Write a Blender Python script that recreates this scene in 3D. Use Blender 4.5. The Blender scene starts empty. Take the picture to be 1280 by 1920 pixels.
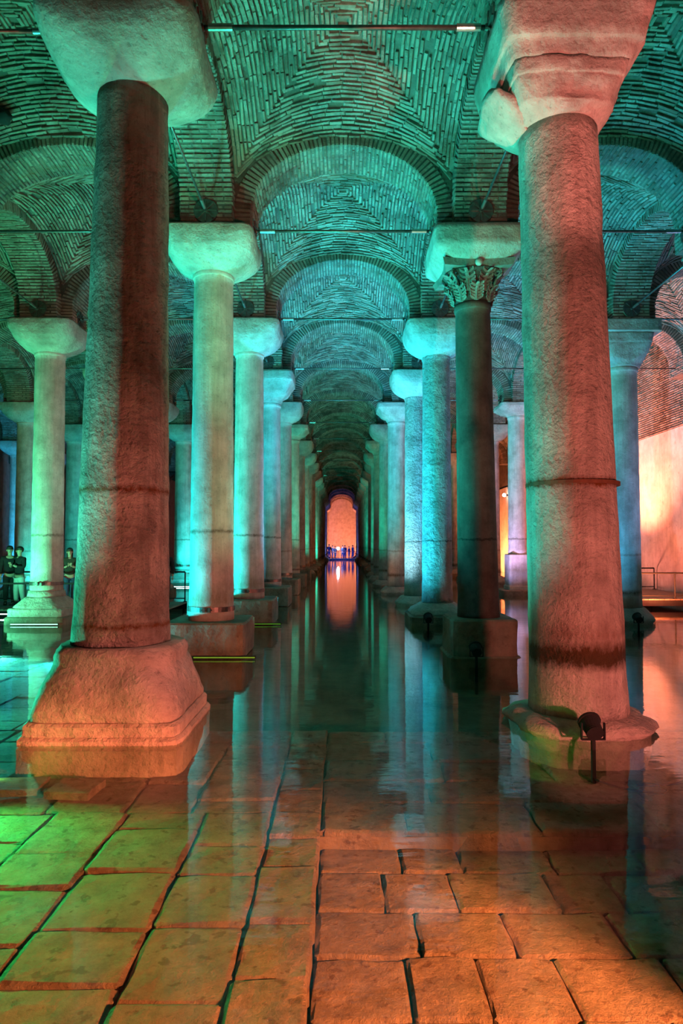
import bpy, bmesh, math, random
from mathutils import Vector, Matrix, noise
R = random.Random(7)
PI = math.pi
scn = bpy.context.scene
COL = scn.collection

# ------------------------------------------------------------------ camera, world, exposure
cam_d = bpy.data.cameras.new('camera'); cam = bpy.data.objects.new('camera', cam_d); COL.objects.link(cam)
cam.location = (0, 0, 2.0); cam.rotation_euler = (math.radians(92.0), 0, 0)
cam_d.sensor_fit = 'HORIZONTAL'; cam_d.sensor_width = 36; cam_d.lens = 36 * 1223 / 1280
cam_d.shift_y = 0.015; cam_d.clip_start = 0.05; cam_d.clip_end = 400
scn.camera = cam
w = bpy.data.worlds.new('world'); scn.world = w; w.use_nodes = True
w.node_tree.nodes['Background'].inputs[0].default_value = (0.10, 0.22, 0.20, 1)
w.node_tree.nodes['Background'].inputs[1].default_value = 0.02
vs = scn.view_settings
vs.view_transform = 'Standard'; vs.look = 'None'; vs.gamma = 1; vs.use_curve_mapping = False; vs.exposure = 0.0

# ------------------------------------------------------------------ spots of the hall: inferred floodlights, plus unseen fill spots added for colour
TEAL = (0.015, 0.85, 0.55); CYAN = (0.012, 0.70, 0.74); BLUE = (0.04, 0.50, 1.0); GREEN = (0.03, 0.85, 0.28)
LIME = (0.22, 1.0, 0.10); RED = (1.0, 0.20, 0.14); ORANGE = (1.0, 0.22, 0.07); SALMON = (1.0, 0.30, 0.17); LILAC = (0.55, 0.45, 1.0)
def spot(p, t, c, e, ang=100, blend=0.8, r=0.12):
    d = bpy.data.lights.new('flood_or_fill_spot', 'SPOT'); o = bpy.data.objects.new('flood_or_fill_spot', d); COL.objects.link(o)
    o.location = p; o.rotation_euler = (Vector(t) - Vector(p)).to_track_quat('-Z', 'Y').to_euler()
    d.color = c; d.energy = e; d.spot_size = math.radians(ang); d.spot_blend = blend; d.shadow_soft_size = r
def point(p, c, e, r=0.15):
    d = bpy.data.lights.new('lamp_glow', 'POINT'); o = bpy.data.objects.new('lamp_glow', d); COL.objects.link(o)
    o.location = p; d.color = c; d.energy = e; d.shadow_soft_size = r
LAMPS = [
    # central aisle, from the left water edge up to the right
    ((-1.3, 8.3, .06), (-0.2, 10.2, 8.0), (.015, .85, .46), 2500, 70, .6),
    ((-0.8, 10.4, .06), (-0.3, 10.0, 10.0), (.03, .85, .42), 420, 120),
    ((-1.4, 12.8, .06), (1.6, 13.8, 7.5), (.012, .78, .58), 3000, 100),
    ((-1.4, 17.6, .06), (2.2, 18.8, 6.5), (0.012, 0.52, 0.85), 5200, 120),
    ((0.9, 20.6, .06), (2.4, 21.9, 4.5), (0.4, .8, 1.0), 1440, 90),
    ((-1.4, 22.6, .06), (2.2, 23.8, 6.5), CYAN, 2560, 110),
    ((0.6, 15.5, .06), (2.4, 17.0, 3.6), (.03, .68, .85), 1200, 80),
    ((-1.4, 29.2, .06), (1.2, 30.5, 8.0), TEAL, 1600, 110),
    ((-1.4, 39.0, .06), (1.0, 41.5, 8.0), TEAL, 1400, 110),
    ((-1.4, 54.0, .06), (0.8, 58.5, 8.0), TEAL, 1400, 110),
    # added red spots for the orange wall's glow on the left faces
    ((1.9, 9.6, .06), (-2.2, 11.2, 6.5), RED, 315, 100, .8, .4),
    ((1.9, 14.4, .06), (-2.4, 14.6, 4.5), RED, 240, 110),
    ((1.9, 20.0, .06), (-2.4, 20.0, 4.5), RED, 240, 110),
    ((1.9, 24.4, .06), (-2.4, 28.0, 4.5), SALMON, 220, 120),
    # left aisles
    ((-5.3, 6.4, .06), (-2.7, 7.4, 4.2), (.08, .80, .60), 2500, 56),
    ((-5.0, 9.6, .06), (-5.2, 9.6, 10.0), GREEN, 1700, 84),
    ((-5.4, 11.2, .06), (-2.4, 12.2, 4.0), CYAN, 2720, 110),
    ((-5.2, 16.1, .06), (-2.4, 17.0, 4.0), CYAN, 2400, 110),
    ((-4.8, 21.9, .06), (-2.4, 22.0, 3.5), (0.03, .5, .9), 1300, 110),
    ((-5.2, 14.6, .06), (-5.2, 14.8, 10.0), TEAL, 750, 120),
    ((-5.2, 24.6, .06), (-5.2, 25.0, 10.0), CYAN, 900, 120),
    ((-9.8, 14.6, .06), (-8.0, 17.0, 4.0), (0.10, .95, .48), 2660, 130),
    ((-10.2, 16.5, .3), (-10.2, 17.2, 9.0), GREEN, 1050, 130),
    ((-5.8, 29.6, .06), (-7.6, 31.6, 3.5), CYAN, 1800, 120),
    ((-10.5, 25.5, .06), (-12.8, 27.0, 3.0), (.03, .7, .6), 1200, 130),
    ((-15.5, 33.0, .06), (-18.2, 36.0, 3.5), BLUE, 3000, 130),
    # near left floor
    ((-7.2, 13.7, -.06), (-6.4, 11.2, -.4), (.06, .95, .80), 660, 130, .8, .05),
    ((-5.6, 13.2, -.06), (-5.0, 10.6, -.4), CYAN, 560, 130, .8, .05),
    ((-6.4, 8.8, 0.10), (-4.4, 7.2, -.3), (0.03, 0.95, 0.5), 1500, 120),
    ((-3.9, 5.9, 0.22), (-1.6, 3.6, -.32), (.04, 1.0, .17), 1500, 96),
    ((-3.3, 6.25, -.2), (-2.4, 6.5, -.3), LIME, 7, 100, .8, .04),
    ((1.75, 6.5, -.1), (2.2, 6.75, -.1), LIME, 4, 120, .8, .04),
    # warm lamps at the camera's right
    ((2.8, 1.3, 1.0), (0.75, 2.75, -.45), (1.0, .20, .06), 6500, 60, .45),
    ((2.8, 1.3, 1.0), (0.1, 6.6, -.45), (1.0, .22, .08), 2200, 30, .8),  # added fill, carries the orange further over the mid floor
    ((3.1, 1.6, 0.55), (-2.3, 7.2, 1.3), (1.0, .23, .18), 2415, 38, .9),
    ((3.1, 1.6, 1.2), (-2.2, 7.6, 5.2), (1.0, .17, .12), 630, 46, .9),
    ((3.9, 2.0, 0.9), (2.65, 7.0, 2.1), (1.0, .22, .17), 1300, 64, .5),
    ((3.6, 2.2, 0.9), (2.4, 6.8, 7.3), (1.0, .24, .19), 3900, 26, .6),  # added spot, meant for the near right capital alone
    ((-0.3, 7.7, .06), (2.2, 7.5, 3.8), (.03, .75, .65), 810, 62),
    # right aisles
    ((9.2, 19.6, .10), (12.0, 21.5, 5.0), ORANGE, 1760, 120),
    ((9.6, 25.6, .45), (12.1, 24.6, 4.0), (1.0, .24, .17), 360, 140),
    ((9.2, 26.6, .45), (12.1, 24.3, 8.4), (1.0, .22, .10), 13000, 70),  # added spot to tint the upper wall brick orange
    ((8.4, 19.0, .2), (12.1, 23.5, 1.0), (1.0, .13, .07), 1300, 60),
    ((9.6, 34.0, .10), (12.1, 36.0, 4.0), ORANGE, 3800, 140),
    ((9.6, 47.0, .10), (12.1, 50.0, 4.0), ORANGE, 5000, 140),
    ((5.0, 15.0, .06), (6.6, 17.0, 7.0), BLUE, 900, 120),
    ((4.9, 20.4, .06), (5.0, 21.0, 10.0), BLUE, 2200, 120),
    ((5.2, 24.8, .06), (7.2, 26.6, 5.0), LILAC, 1200, 110),
    ((5.7, 22.4, .30), (7.25, 26.5, 3.2), (1.0, .3, .2), 500, 60),  # added salmon fill for the tall pedestal column
    ((9.6, 15.2, .06), (9.8, 16.5, 10.0), (.3,.45,.9), 810, 120),
    ((4.9, 9.6, .06), (5.2, 11.0, 10.0), (0.3, .5, .38), 260, 130),
    # far end
    ((-2.0, 96.0, 0.4), (0.0, 104.0, 4.5), (1.0, .25, .17), 4200, 150),
    ((2.0, 96.0, 0.4), (0.0, 104.0, 3.0), ORANGE, 3400, 150),
    ((0.0, 84.0, 0.5), (0.0, 88.0, 1.5), (0.05, 0.12, 1.0), 900, 150),
]
for L in LAMPS: spot(*L)

# ------------------------------------------------------------------ materials
def nt(name):
    m = bpy.data.materials.new(name); m.use_nodes = True
    t = m.node_tree; return m, t, t.nodes['Principled BSDF']
def N(t, kind, **kw):
    n = t.nodes.new(kind)
    for k, v in kw.items():
        if k.startswith('i_'):
            n.inputs[k[2:].replace('_', ' ')].default_value = v
        else: setattr(n, k, v)
    return n
def ramp(t, fac, stops):
    r = t.nodes.new('ShaderNodeValToRGB'); t.links.new(fac, r.inputs[0])
    e = r.color_ramp.elements
    while len(e) < len(stops): e.new(0.5)
    for k, (p, c) in enumerate(stops):
        e[k].position = p; e[k].color = (*c, 1) if len(c) == 3 else c
    return r.outputs[0]
def mixc(t, fac, a, b, mode='MIX'):
    m = t.nodes.new('ShaderNodeMix'); m.data_type = 'RGBA'; m.blend_type = mode
    for sock, v in ((m.inputs[0], fac), (m.inputs[6], a), (m.inputs[7], b)):
        if hasattr(v, 'is_linked'): t.links.new(v, sock)
        elif isinstance(v, (int, float)): sock.default_value = v
        else: sock.default_value = (*v, 1)
    return m.outputs[2]
def pos(t, scale=(1, 1, 1)):
    g = t.nodes.new('ShaderNodeNewGeometry'); mp = t.nodes.new('ShaderNodeMapping')
    t.links.new(g.outputs['Position'], mp.inputs[0]); mp.inputs['Scale'].default_value = scale
    return mp.outputs[0]
def noi(t, vec, scale, detail=5, rough=0.6):
    n = N(t, 'ShaderNodeTexNoise', i_Scale=scale, i_Detail=detail, i_Roughness=rough); t.links.new(vec, n.inputs['Vector']); return n.outputs[0]
def math_n(t, op, a, b=None, c=None):
    m = t.nodes.new('ShaderNodeMath'); m.operation = op
    for k, v in enumerate((a, b, c)):
        if v is None: continue
        if hasattr(v, 'is_linked'): t.links.new(v, m.inputs[k])
        else: m.inputs[k].default_value = v
    return m.outputs[0]
def bump(t, b, h, strength, dist=0.02):
    n = N(t, 'ShaderNodeBump', i_Strength=strength, i_Distance=dist); t.links.new(h, n.inputs['Height']); t.links.new(n.outputs[0], b.inputs['Normal'])
def stone(name, dark, light, rough_amt=0.6, pit=28, dist=0.03, bands=(), streak=0.5):
    """marble or limestone: mottling, vertical streaks, tool pits; bands = rust or moss rings (z, half height, colour, amount)"""
    m, t, b = nt(name)
    p = pos(t); col = ramp(t, noi(t, p, 2.2, 7, 0.65), [(0.32, dark), (0.62, light)])
    st = noi(t, pos(t, (7, 7, 0.5)), 1.0, 6, 0.7)
    col = mixc(t, math_n(t, 'MULTIPLY', ramp(t, st, [(0.45, (0, 0, 0)), (0.75, (1, 1, 1))]), streak), col, [c * 0.5 for c in dark])
    fine = noi(t, p, pit, 6, 0.65)
    col = mixc(t, ramp(t, fine, [(0.28, (0.55,) * 3), (0.42, (0, 0, 0))]), col, [c * 0.35 for c in dark])
    hz = noi(t, p, pit * 0.33, 4, 0.6)
    h = math_n(t, 'ADD', fine, math_n(t, 'MULTIPLY', hz, 1.2))
    if bands:
        g = t.nodes.new('ShaderNodeNewGeometry'); s = t.nodes.new('ShaderNodeSeparateXYZ'); t.links.new(g.outputs['Position'], s.inputs[0])
        wob = noi(t, p, 6, 6, 0.8)
        z = math_n(t, 'ADD', s.outputs[2], math_n(t, 'MULTIPLY_ADD', wob, 0.16, -0.08))
        for (bz, bh, bc, ba) in bands:
            d = math_n(t, 'ABSOLUTE', math_n(t, 'SUBTRACT', z, bz))
            f = math_n(t, 'MULTIPLY', math_n(t, 'SMOOTHSTEP', d, 0, 1) if False else math_n(t, 'SUBTRACT', 1.0, math_n(t, 'MINIMUM', math_n(t, 'DIVIDE', d, bh), 1.0)), ba)
            f = math_n(t, 'MINIMUM', math_n(t, 'MULTIPLY', f, math_n(t, 'MULTIPLY_ADD', noi(t, pos(t, (5, 5, 1.5)), 2.5, 6, 0.8), 2.6, -0.3)), 1.0)
            f = math_n(t, 'MAXIMUM', f, 0.0)
            col = mixc(t, f, col, bc)
    t.links.new(col, b.inputs['Base Color']); b.inputs['Roughness'].default_value = 0.75
    b.inputs['Specular IOR Level'].default_value = 0.25
    bump(t, b, h, rough_amt, dist)
    return m
RUST = (0.16, 0.055, 0.015)
M = {}
M['marble'] = stone('grey_marble', (0.30, 0.27, 0.23), (0.56, 0.52, 0.47), 0.45, 30, 0.02, [(1.75, .05, RUST, .5), (.78, .10, (.12, .07, .03), .8)])
M['marble_pale'] = stone('pale_marble', (0.36, 0.33, 0.29), (0.62, 0.58, 0.53), 0.4, 24, 0.02, [(2.25, .05, (.12, .10, .07), .8), (1.0, .35, (.18, .15, .09), .6)])
M['marble_rough'] = stone('tooled_marble', (0.22, 0.18, 0.15), (0.52, 0.46, 0.40), 1.0, 17, 0.13, [(2.6, .06, RUST, 1.0), (1.13, .05, RUST, .9)], 0.7)
M['marble_red'] = stone('worn_marble', (0.36, 0.31, 0.27), (0.62, 0.56, 0.50), 1.0, 19, 0.06, [(2.68, .07, RUST, 1.3), (0.82, .17, (.07, .045, .02), 1.6), (1.05, .25, RUST, .5)], 0.6)
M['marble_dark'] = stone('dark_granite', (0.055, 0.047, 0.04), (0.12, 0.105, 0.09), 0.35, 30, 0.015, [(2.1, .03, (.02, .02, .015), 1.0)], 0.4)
M['marble_pitted'] = stone('pitted_marble', (0.28, 0.26, 0.24), (0.52, 0.50, 0.47), 1.0, 13, 0.16, [(2.1, .03, (.08, .08, .07), 1.0)], 0.3)
M['capital'] = stone('capital_stone', (0.26, 0.24, 0.21), (0.46, 0.43, 0.39), 0.7, 16, 0.04, (), 0.2)
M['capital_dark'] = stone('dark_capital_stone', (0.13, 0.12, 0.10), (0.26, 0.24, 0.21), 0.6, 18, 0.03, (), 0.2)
M['bell_dark'] = stone('shadowy_bell_stone', (0.04, 0.036, 0.03), (0.08, 0.07, 0.06), 0.6, 18, 0.03, (), 0.2)  # recess shade behind the leaves put into a darker stone colour
M['base'] = stone('base_stone', (0.30, 0.25, 0.21), (0.52, 0.45, 0.39), 0.9, 14, 0.05, (), 0.15)
M['base_block'] = stone('wet_block_stone', (0.13, 0.10, 0.07), (0.30, 0.24, 0.18), 0.8, 12, 0.04, (), 0.2)
M['plaster'] = stone('lime_plaster', (0.46, 0.42, 0.38), (0.64, 0.60, 0.56), 0.25, 4, 0.03, (), 0.35)
def brick_mat(name, a, b_, c_):
    m, t, b = nt(name)
    g = t.nodes.new('ShaderNodeNewGeometry'); oi = t.nodes.new('ShaderNodeObjectInfo')
    rnd = math_n(t, 'FRACT', math_n(t, 'ADD', g.outputs['Random Per Island'], oi.outputs['Random']))
    col = ramp(t, rnd, [(0.0, a), (0.5, b_), (1.0, c_)])
    p = pos(t); big = noi(t, p, 1.3, 5, 0.6)
    col = mixc(t, math_n(t, 'MULTIPLY', ramp(t, big, [(0.44, (0, 0, 0)), (0.64, (1, 1, 1))]), 0.78), col, [x * 0.38 for x in a])
    lime = noi(t, p, 4.5, 6, 0.7)
    col = mixc(t, math_n(t, 'MULTIPLY', ramp(t, lime, [(0.5, (0, 0, 0)), (0.66, (1, 1, 1))]), 0.6), col, (0.58, 0.56, 0.51))
    spot_ = noi(t, p, 9, 5, 0.75); col = mixc(t, math_n(t, 'MULTIPLY', ramp(t, spot_, [(0.54, (0, 0, 0)), (0.62, (1, 1, 1))]), 0.5), col, (0.09, 0.075, 0.06))
    t.links.new(col, b.inputs['Base Color']); b.inputs['Roughness'].default_value = 0.9; b.inputs['Specular IOR Level'].default_value = 0.1
    bump(t, b, noi(t, p, 22, 6, 0.75), 1.0, 0.06)
    return m
M['brick'] = brick_mat('old_brick', (0.30, 0.22, 0.17), (0.40, 0.33, 0.27), (0.50, 0.44, 0.37))
M['mortar'] = stone('lime_mortar', (0.07, 0.06, 0.05), (0.16, 0.14, 0.115), 0.8, 18, 0.03, (), 0.2)
def simple(name, c, rough=0.5, metal=0.0, var=0.3, scale=12):
    m, t, b = nt(name)
    col = ramp(t, noi(t, pos(t), scale, 4, 0.6), [(0.3, [x * (1 - var) for x in c]), (0.7, [min(1, x * (1 + var)) for x in c])])
    t.links.new(col, b.inputs['Base Color']); b.inputs['Roughness'].default_value = rough; b.inputs['Metallic'].default_value = metal
    return m
M['iron'] = simple('dull_iron', (0.16, 0.14, 0.13), 0.4, 0.8)
M['steel'] = simple('brushed_steel', (0.42, 0.41, 0.40), 0.35, 0.9, 0.15)
M['rust'] = simple('rusty_iron', (0.14, 0.06, 0.03), 0.8, 0.2)
M['black'] = simple('black_paint', (0.010, 0.010, 0.010), 0.85)
M['wood'] = simple('deck_planks', (0.22, 0.16, 0.11), 0.6, 0, 0.4, 6)
M['glass_lens'] = simple('lens_glass', (0.05, 0.05, 0.05), 0.1)
M['skin'] = simple('skin', (0.50, 0.30, 0.22), 0.6, 0, 0.05)
M['cloth_black'] = simple('black_cloth', (0.012, 0.012, 0.014), 0.9)
M['cloth_dark'] = simple('dark_olive_cloth', (0.035, 0.032, 0.022), 0.9)
M['cloth_pale'] = simple('pale_denim', (0.62, 0.62, 0.60), 0.85, 0, 0.08)
M['cloth_blue'] = simple('blue_cloth', (0.04, 0.06, 0.14), 0.85)
M['hair'] = simple('dark_hair', (0.015, 0.011, 0.009), 0.6)
def emit(name, c, s):
    m, t, b = nt(name)
    b.inputs['Base Color'].default_value = (*c, 1); b.inputs['Emission Color'].default_value = (*c, 1); b.inputs['Emission Strength'].default_value = s
    return m
M['lit_edge_green'] = emit('green_lit_edge', (0.25, 0.9, 0.08), .12)  # glow of added strips that stand for green-lit block edges
M['led_mint'] = emit('mint_led', (0.45, 1.0, 0.72), 2)
M['led_cyan'] = emit('cyan_led', (0.55, 1.0, 0.95), 14)
M['lamp_white'] = emit('white_lamp', (0.85, 0.85, 1.0), 60)
M['lamp_warm'] = emit('warm_lamp', (1.0, 0.75, 0.6), 40)
def paving():
    m, t, b = nt('paving_stone')
    p = pos(t); oi = t.nodes.new('ShaderNodeObjectInfo')
    col = ramp(t, noi(t, p, 4.5, 8, 0.75), [(0.36, (0.20, 0.16, 0.12)), (0.68, (0.50, 0.42, 0.33))])
    col = mixc(t, math_n(t, 'MULTIPLY', oi.outputs['Random'], 0.45), col, (0.30, 0.25, 0.20))
    sp = noi(t, p, 11, 3, 0.5)
    col = mixc(t, math_n(t, 'MULTIPLY', ramp(t, sp, [(0.60, (0, 0, 0)), (0.66, (1, 1, 1))]), 0.7), col, (0.14, 0.08, 0.05))
    t.links.new(col, b.inputs['Base Color']); b.inputs['Roughness'].default_value = 0.8
    h = math_n(t, 'ADD', noi(t, p, 8, 8, 0.72), math_n(t, 'MULTIPLY', noi(t, p, 2.5, 3, 0.5), 0.8))
    bump(t, b, h, 1.0, 0.22)
    return m
M['paving'] = paving()
M['silt'] = stone('silt', (0.09, 0.075, 0.055), (0.20, 0.165, 0.12), 0.6, 14, 0.03, (), 0.1)
def water_mat():
    m = bpy.data.materials.new('still_water'); m.use_nodes = True; t = m.node_tree; t.nodes.clear()
    out = t.nodes.new('ShaderNodeOutputMaterial'); mx = t.nodes.new('ShaderNodeMixShader')
    tr = N(t, 'ShaderNodeBsdfTransparent'); tr.inputs[0].default_value = (0.80, 0.86, 0.78, 1)
    gl = N(t, 'ShaderNodeBsdfGlossy'); gl.inputs['Roughness'].default_value = 0.035; gl.inputs[0].default_value = (1, 1, 1, 1)
    fr = N(t, 'ShaderNodeFresnel'); ge = t.nodes.new('ShaderNodeNewGeometry')
    t.links.new(math_n(t, 'MULTIPLY_ADD', ge.outputs['Backfacing'], 1 / 1.33 - 1.33, 1.33), fr.inputs[0])   # a thin film: the same from above and below
    bp = N(t, 'ShaderNodeBump', i_Strength=0.10, i_Distance=0.02)
    h = math_n(t, 'ADD', noi(t, pos(t, (1.0, 3.2, 1)), 1.6, 3, 0.5), math_n(t, 'MULTIPLY', noi(t, pos(t, (1, 2, 1)), 7, 2, 0.5), 0.12))
    t.links.new(h, bp.inputs['Height'])
    t.links.new(bp.outputs[0], gl.inputs['Normal']); t.links.new(bp.outputs[0], fr.inputs['Normal'])
    t.links.new(fr.outputs[0], mx.inputs[0]); t.links.new(tr.outputs[0], mx.inputs[1]); t.links.new(gl.outputs[0], mx.inputs[2])
    t.links.new(mx.outputs[0], out.inputs[0])
    return m
M['water'] = water_mat()

# ------------------------------------------------------------------ helpers
def obj(name, bm, mat, parent=None, smooth=False, loc=None):
    me = bpy.data.meshes.new(name)
    bm.to_mesh(me); bm.free()
    if smooth:
        for p in me.polygons: p.use_smooth = True
    me.materials.append(M[mat] if isinstance(mat, str) else mat)
    o = bpy.data.objects.new(name, me); COL.objects.link(o)
    if parent: o.parent = parent
    if loc: o.location = loc
    return o
def empty(name, loc=(0, 0, 0), rz=0, label=None, cat=None, group=None, kind=None, parent=None):
    o = bpy.data.objects.new(name, None); COL.objects.link(o); o.location = loc; o.rotation_euler = (0, 0, rz)
    o.empty_display_size = 0.2
    tag(o, label, cat, group, kind)
    if parent: o.parent = parent
    return o
def tag(o, label=None, cat=None, group=None, kind=None):
    for k, v in (('label', label), ('category', cat), ('group', group), ('kind', kind)):
        if v: o[k] = v
    return o
def kids(o): return [c for c in COL.objects if c.parent == o]
CH = {}
def copy_tree(o, loc=None, rz=None, parent=None, label=None):
    c = o.copy(); COL.objects.link(c)
    if parent is not None: c.parent = parent
    if loc is not None: c.location = loc
    if rz is not None: c.rotation_euler = (o.rotation_euler[0], o.rotation_euler[1], rz)
    if label: c['label'] = label
    if o.name not in CH: CH[o.name] = [k.name for k in bpy.data.objects if k.parent == o]
    for n in CH[o.name]: copy_tree(bpy.data.objects[n], parent=c)
    return c
def box(bm, c, s, rz=0, mtx=None):
    m = Matrix.Translation(c) @ Matrix.Rotation(rz, 4, 'Z') @ Matrix.Diagonal((s[0], s[1], s[2], 1))
    if mtx: m = mtx @ m
    return bmesh.ops.create_cube(bm, size=1, matrix=m)['verts']
def bevel(bm, w_=0.01, seg=1):
    bmesh.ops.bevel(bm, geom=bm.edges[:], offset=w_, segments=seg, affect='EDGES', profile=0.6)
def loft(sections, n=48, amp=0.0, fr=3.0, seed=0.0, sub=3, cap=True):
    """sections (z, half_x, half_y, exponent, dx, dy) - round to rounded-square rings"""
    bm = bmesh.new(); S = []
    for a, b in zip(sections, sections[1:]):
        for k in range(sub):
            f = k / sub; S.append([x + (y - x) * f for x, y in zip(a, b)])
    S.append(list(sections[-1])); rings = []
    for (z, hx, hy, e, dx, dy) in S:
        ring = []
        for k in range(n):
            th = 2 * PI * k / n; c, s = math.cos(th), math.sin(th)
            r = 1 / ((abs(c) ** e + abs(s) ** e) ** (1 / e))
            v = Vector((dx + hx * r * c, dy + hy * r * s, z))
            if amp:
                q = noise.fractal(Vector((v.x * fr + seed, v.y * fr, v.z * fr)), 0.9, 2.0, 4)
                v += Vector((c, s, 0.25)) * q * amp
            ring.append(bm.verts.new(v))
        rings.append(ring)
    for a, b in zip(rings, rings[1:]):
        for k in range(n): bm.faces.new((a[k], a[(k + 1) % n], b[(k + 1) % n], b[k]))
    if cap:
        bm.faces.new(list(reversed(rings[0]))); bm.faces.new(rings[-1])
    return bm
def tube(bm, p0, p1, r, n=10):
    p0, p1 = Vector(p0), Vector(p1); d = p1 - p0
    m = Matrix.Translation((p0 + p1) / 2) @ d.to_track_quat('Z', 'Y').to_matrix().to_4x4()
    bmesh.ops.create_cone(bm, cap_ends=True, segments=n, radius1=r, radius2=r, depth=d.length, matrix=m)

# ------------------------------------------------------------------ grid of the hall
ROW = [7.4 + 4.85 * k for k in range(-1, 21)]           # ROW[k + 1] is row k, camera in front of row 0
def rowy(k): return 7.4 + 4.85 * k
XL = [-23.4, -18.2, -13.0, -7.7, -2.43, 2.50, 7.35, 12.1]
ZT, ZS = 7.72, 8.10                                      # capital tops, arch springing
HP = 0.76; HW = 0.47                                     # pier half depth, arch half width
# ------------------------------------------------------------------ floor, water, walls
floor = empty('floor', kind='structure')
floor['label'] = 'stone paved cistern floor under shallow water'
bm = bmesh.new(); box(bm, (-6, 52, -.70), (38, 110, .3)); obj('silt_bed', bm, 'silt', floor)
bm = bmesh.new(); box(bm, (-4.4, 5.3, -.45), (8.4, 6.0, .19)); box(bm, (2.2, 6.75, -.45), (4.8, 2.8, .19)); box(bm, (1.8, 3.8, -.53), (3.9, 3.1, .07)); obj('joint_silt', bm, 'silt', floor)
def slab_mesh(seed):
    bm = bmesh.new(); nx, ny = 5, 5; rr = random.Random(seed); g = {}
    for i in range(nx + 1):
        for j in range(ny + 1):
            x, y = [-.5, -.46, -.18, .18, .46, .5][i], [-.5, -.46, -.18, .18, .46, .5][j]
            ed = i in (0, nx) or j in (0, ny)
            jx, jy = rr.uniform(-.014, .014), rr.uniform(-.014, .014)
            if i in (0, nx) and j in (0, ny): x *= .96; y *= .96
            g[i, j] = bm.verts.new((x + jx, y + jy, -.012 if ed else rr.uniform(-.006, .007)))
    for i in range(nx):
        for j in range(ny): bm.faces.new((g[i, j], g[i + 1, j], g[i + 1, j + 1], g[i, j + 1]))
    per = [g[i, 0] for i in range(nx)] + [g[nx, j] for j in range(ny)] + [g[i, ny] for i in range(nx, 0, -1)] + [g[0, j] for j in range(ny, 0, -1)]
    low = [bm.verts.new((v.co.x, v.co.y, -.16)) for v in per]
    for k in range(len(per)):
        bm.faces.new((per[k], low[k], low[(k + 1) % len(per)], per[(k + 1) % len(per)]))
    me = bpy.data.meshes.new('paving_stone'); bm.to_mesh(me); bm.free()
    for p in me.polygons: p.use_smooth = False
    me.materials.append(M['paving']); return me
SLABS = [slab_mesh(s) for s in range(8)]
stones = []
def lay(x0, x1, y0, y1, z, wx, wy, along_y=True):
    """stones in strips: continuous joints along y (or along x)"""
    a0, a1, b0, b1, wa, wb = (x0, x1, y0, y1, wx, wy) if along_y else (y0, y1, x0, x1, wy, wx)
    a = a0
    while a < a1 - .05:
        da = min(wa * R.uniform(.85, 1.15), a1 - a)
        if a1 - a - da < wa * .4: da = a1 - a
        b = b0 + (0 if R.random() < .3 else -R.uniform(0, .3))
        while b < b1 - .05:
            db = wb * R.uniform(.75, 1.3)
            if b1 - b - db < wb * .4: db = b1 - b
            bs = max(b, b0)
            ca, cb, sa, sb = a + da / 2, (bs + b + db) / 2, da, b + db - bs
            if along_y: stones.append((ca, cb, sa, sb, z + R.uniform(-.012, .012)))
            else: stones.append((cb, ca, sb, sa, z + R.uniform(-.012, .012)))
            b += db
        a += da
lay(-8.6, -.17, 2.3, 5.72, -.31, .62, .55)
lay(-.17, 3.6, 2.3, 5.35, -.45, .55, .52, False)
lay(-.17, 4.6, 5.35, 8.2, -.31, .95, .62, False)
lay(-8.6, -.17, 5.72, 8.2, -.31, .66, .6)
n_single = 0
def near(s): return s[1] + abs(s[0]) * .25
stones.sort(key=near)
far = []
for s in stones:
    x, y, sx, sy, z = s
    if n_single < 290 and abs(x) < y * .62 + .6:
        o = bpy.data.objects.new('paving_stone', SLABS[n_single % 8]); COL.objects.link(o); o.parent = floor
        o.location = (x, y, z); o.scale = (sx - .013, sy - .013, 1); o.rotation_euler = (R.uniform(-.012, .012), R.uniform(-.012, .012), R.choice((0, PI)) + R.uniform(-.015, .015))
        n_single += 1
    else: far.append(s)
stones.clear(); lay(-14, -3.3, 8.2, 18, -.31, .75, .6); far += stones
bm = bmesh.new()
for (x, y, sx, sy, z) in far: box(bm, (x, y, z - .08), (sx - .035, sy - .035, .16), R.uniform(-.01, .01))
tag(obj('distant_paving', bm, 'paving', floor), kind='stuff')
bm = bmesh.new(); bmesh.ops.create_grid(bm, x_segments=1, y_segments=1, size=1, matrix=Matrix.Translation((-5.65, 52, 0)) @ Matrix.Diagonal((17.7, 52, 1, 1)))
wtr = obj('water', bm, 'water'); tag(wtr, 'shallow still water mirroring the columns', kind='structure')

def wall(name, c, s, label):
    o = empty(name, kind='structure'); o['label'] = label
    bm = bmesh.new(); box(bm, c, s); obj('plaster_face', bm, 'plaster', o); return o
wr = wall('wall_right', (12.5, 54, 3.1), (1.0, 104, 6.2), 'plastered side wall lit orange')
wb = wall('wall_back', (-5.6, 105.2, 4.4), (37, 1.0, 12), 'distant end wall lit orange')
wl = wall('wall_left', (-24.0, 54, 5), (1.0, 104, 12), 'dim side wall beyond the walkway')
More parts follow.
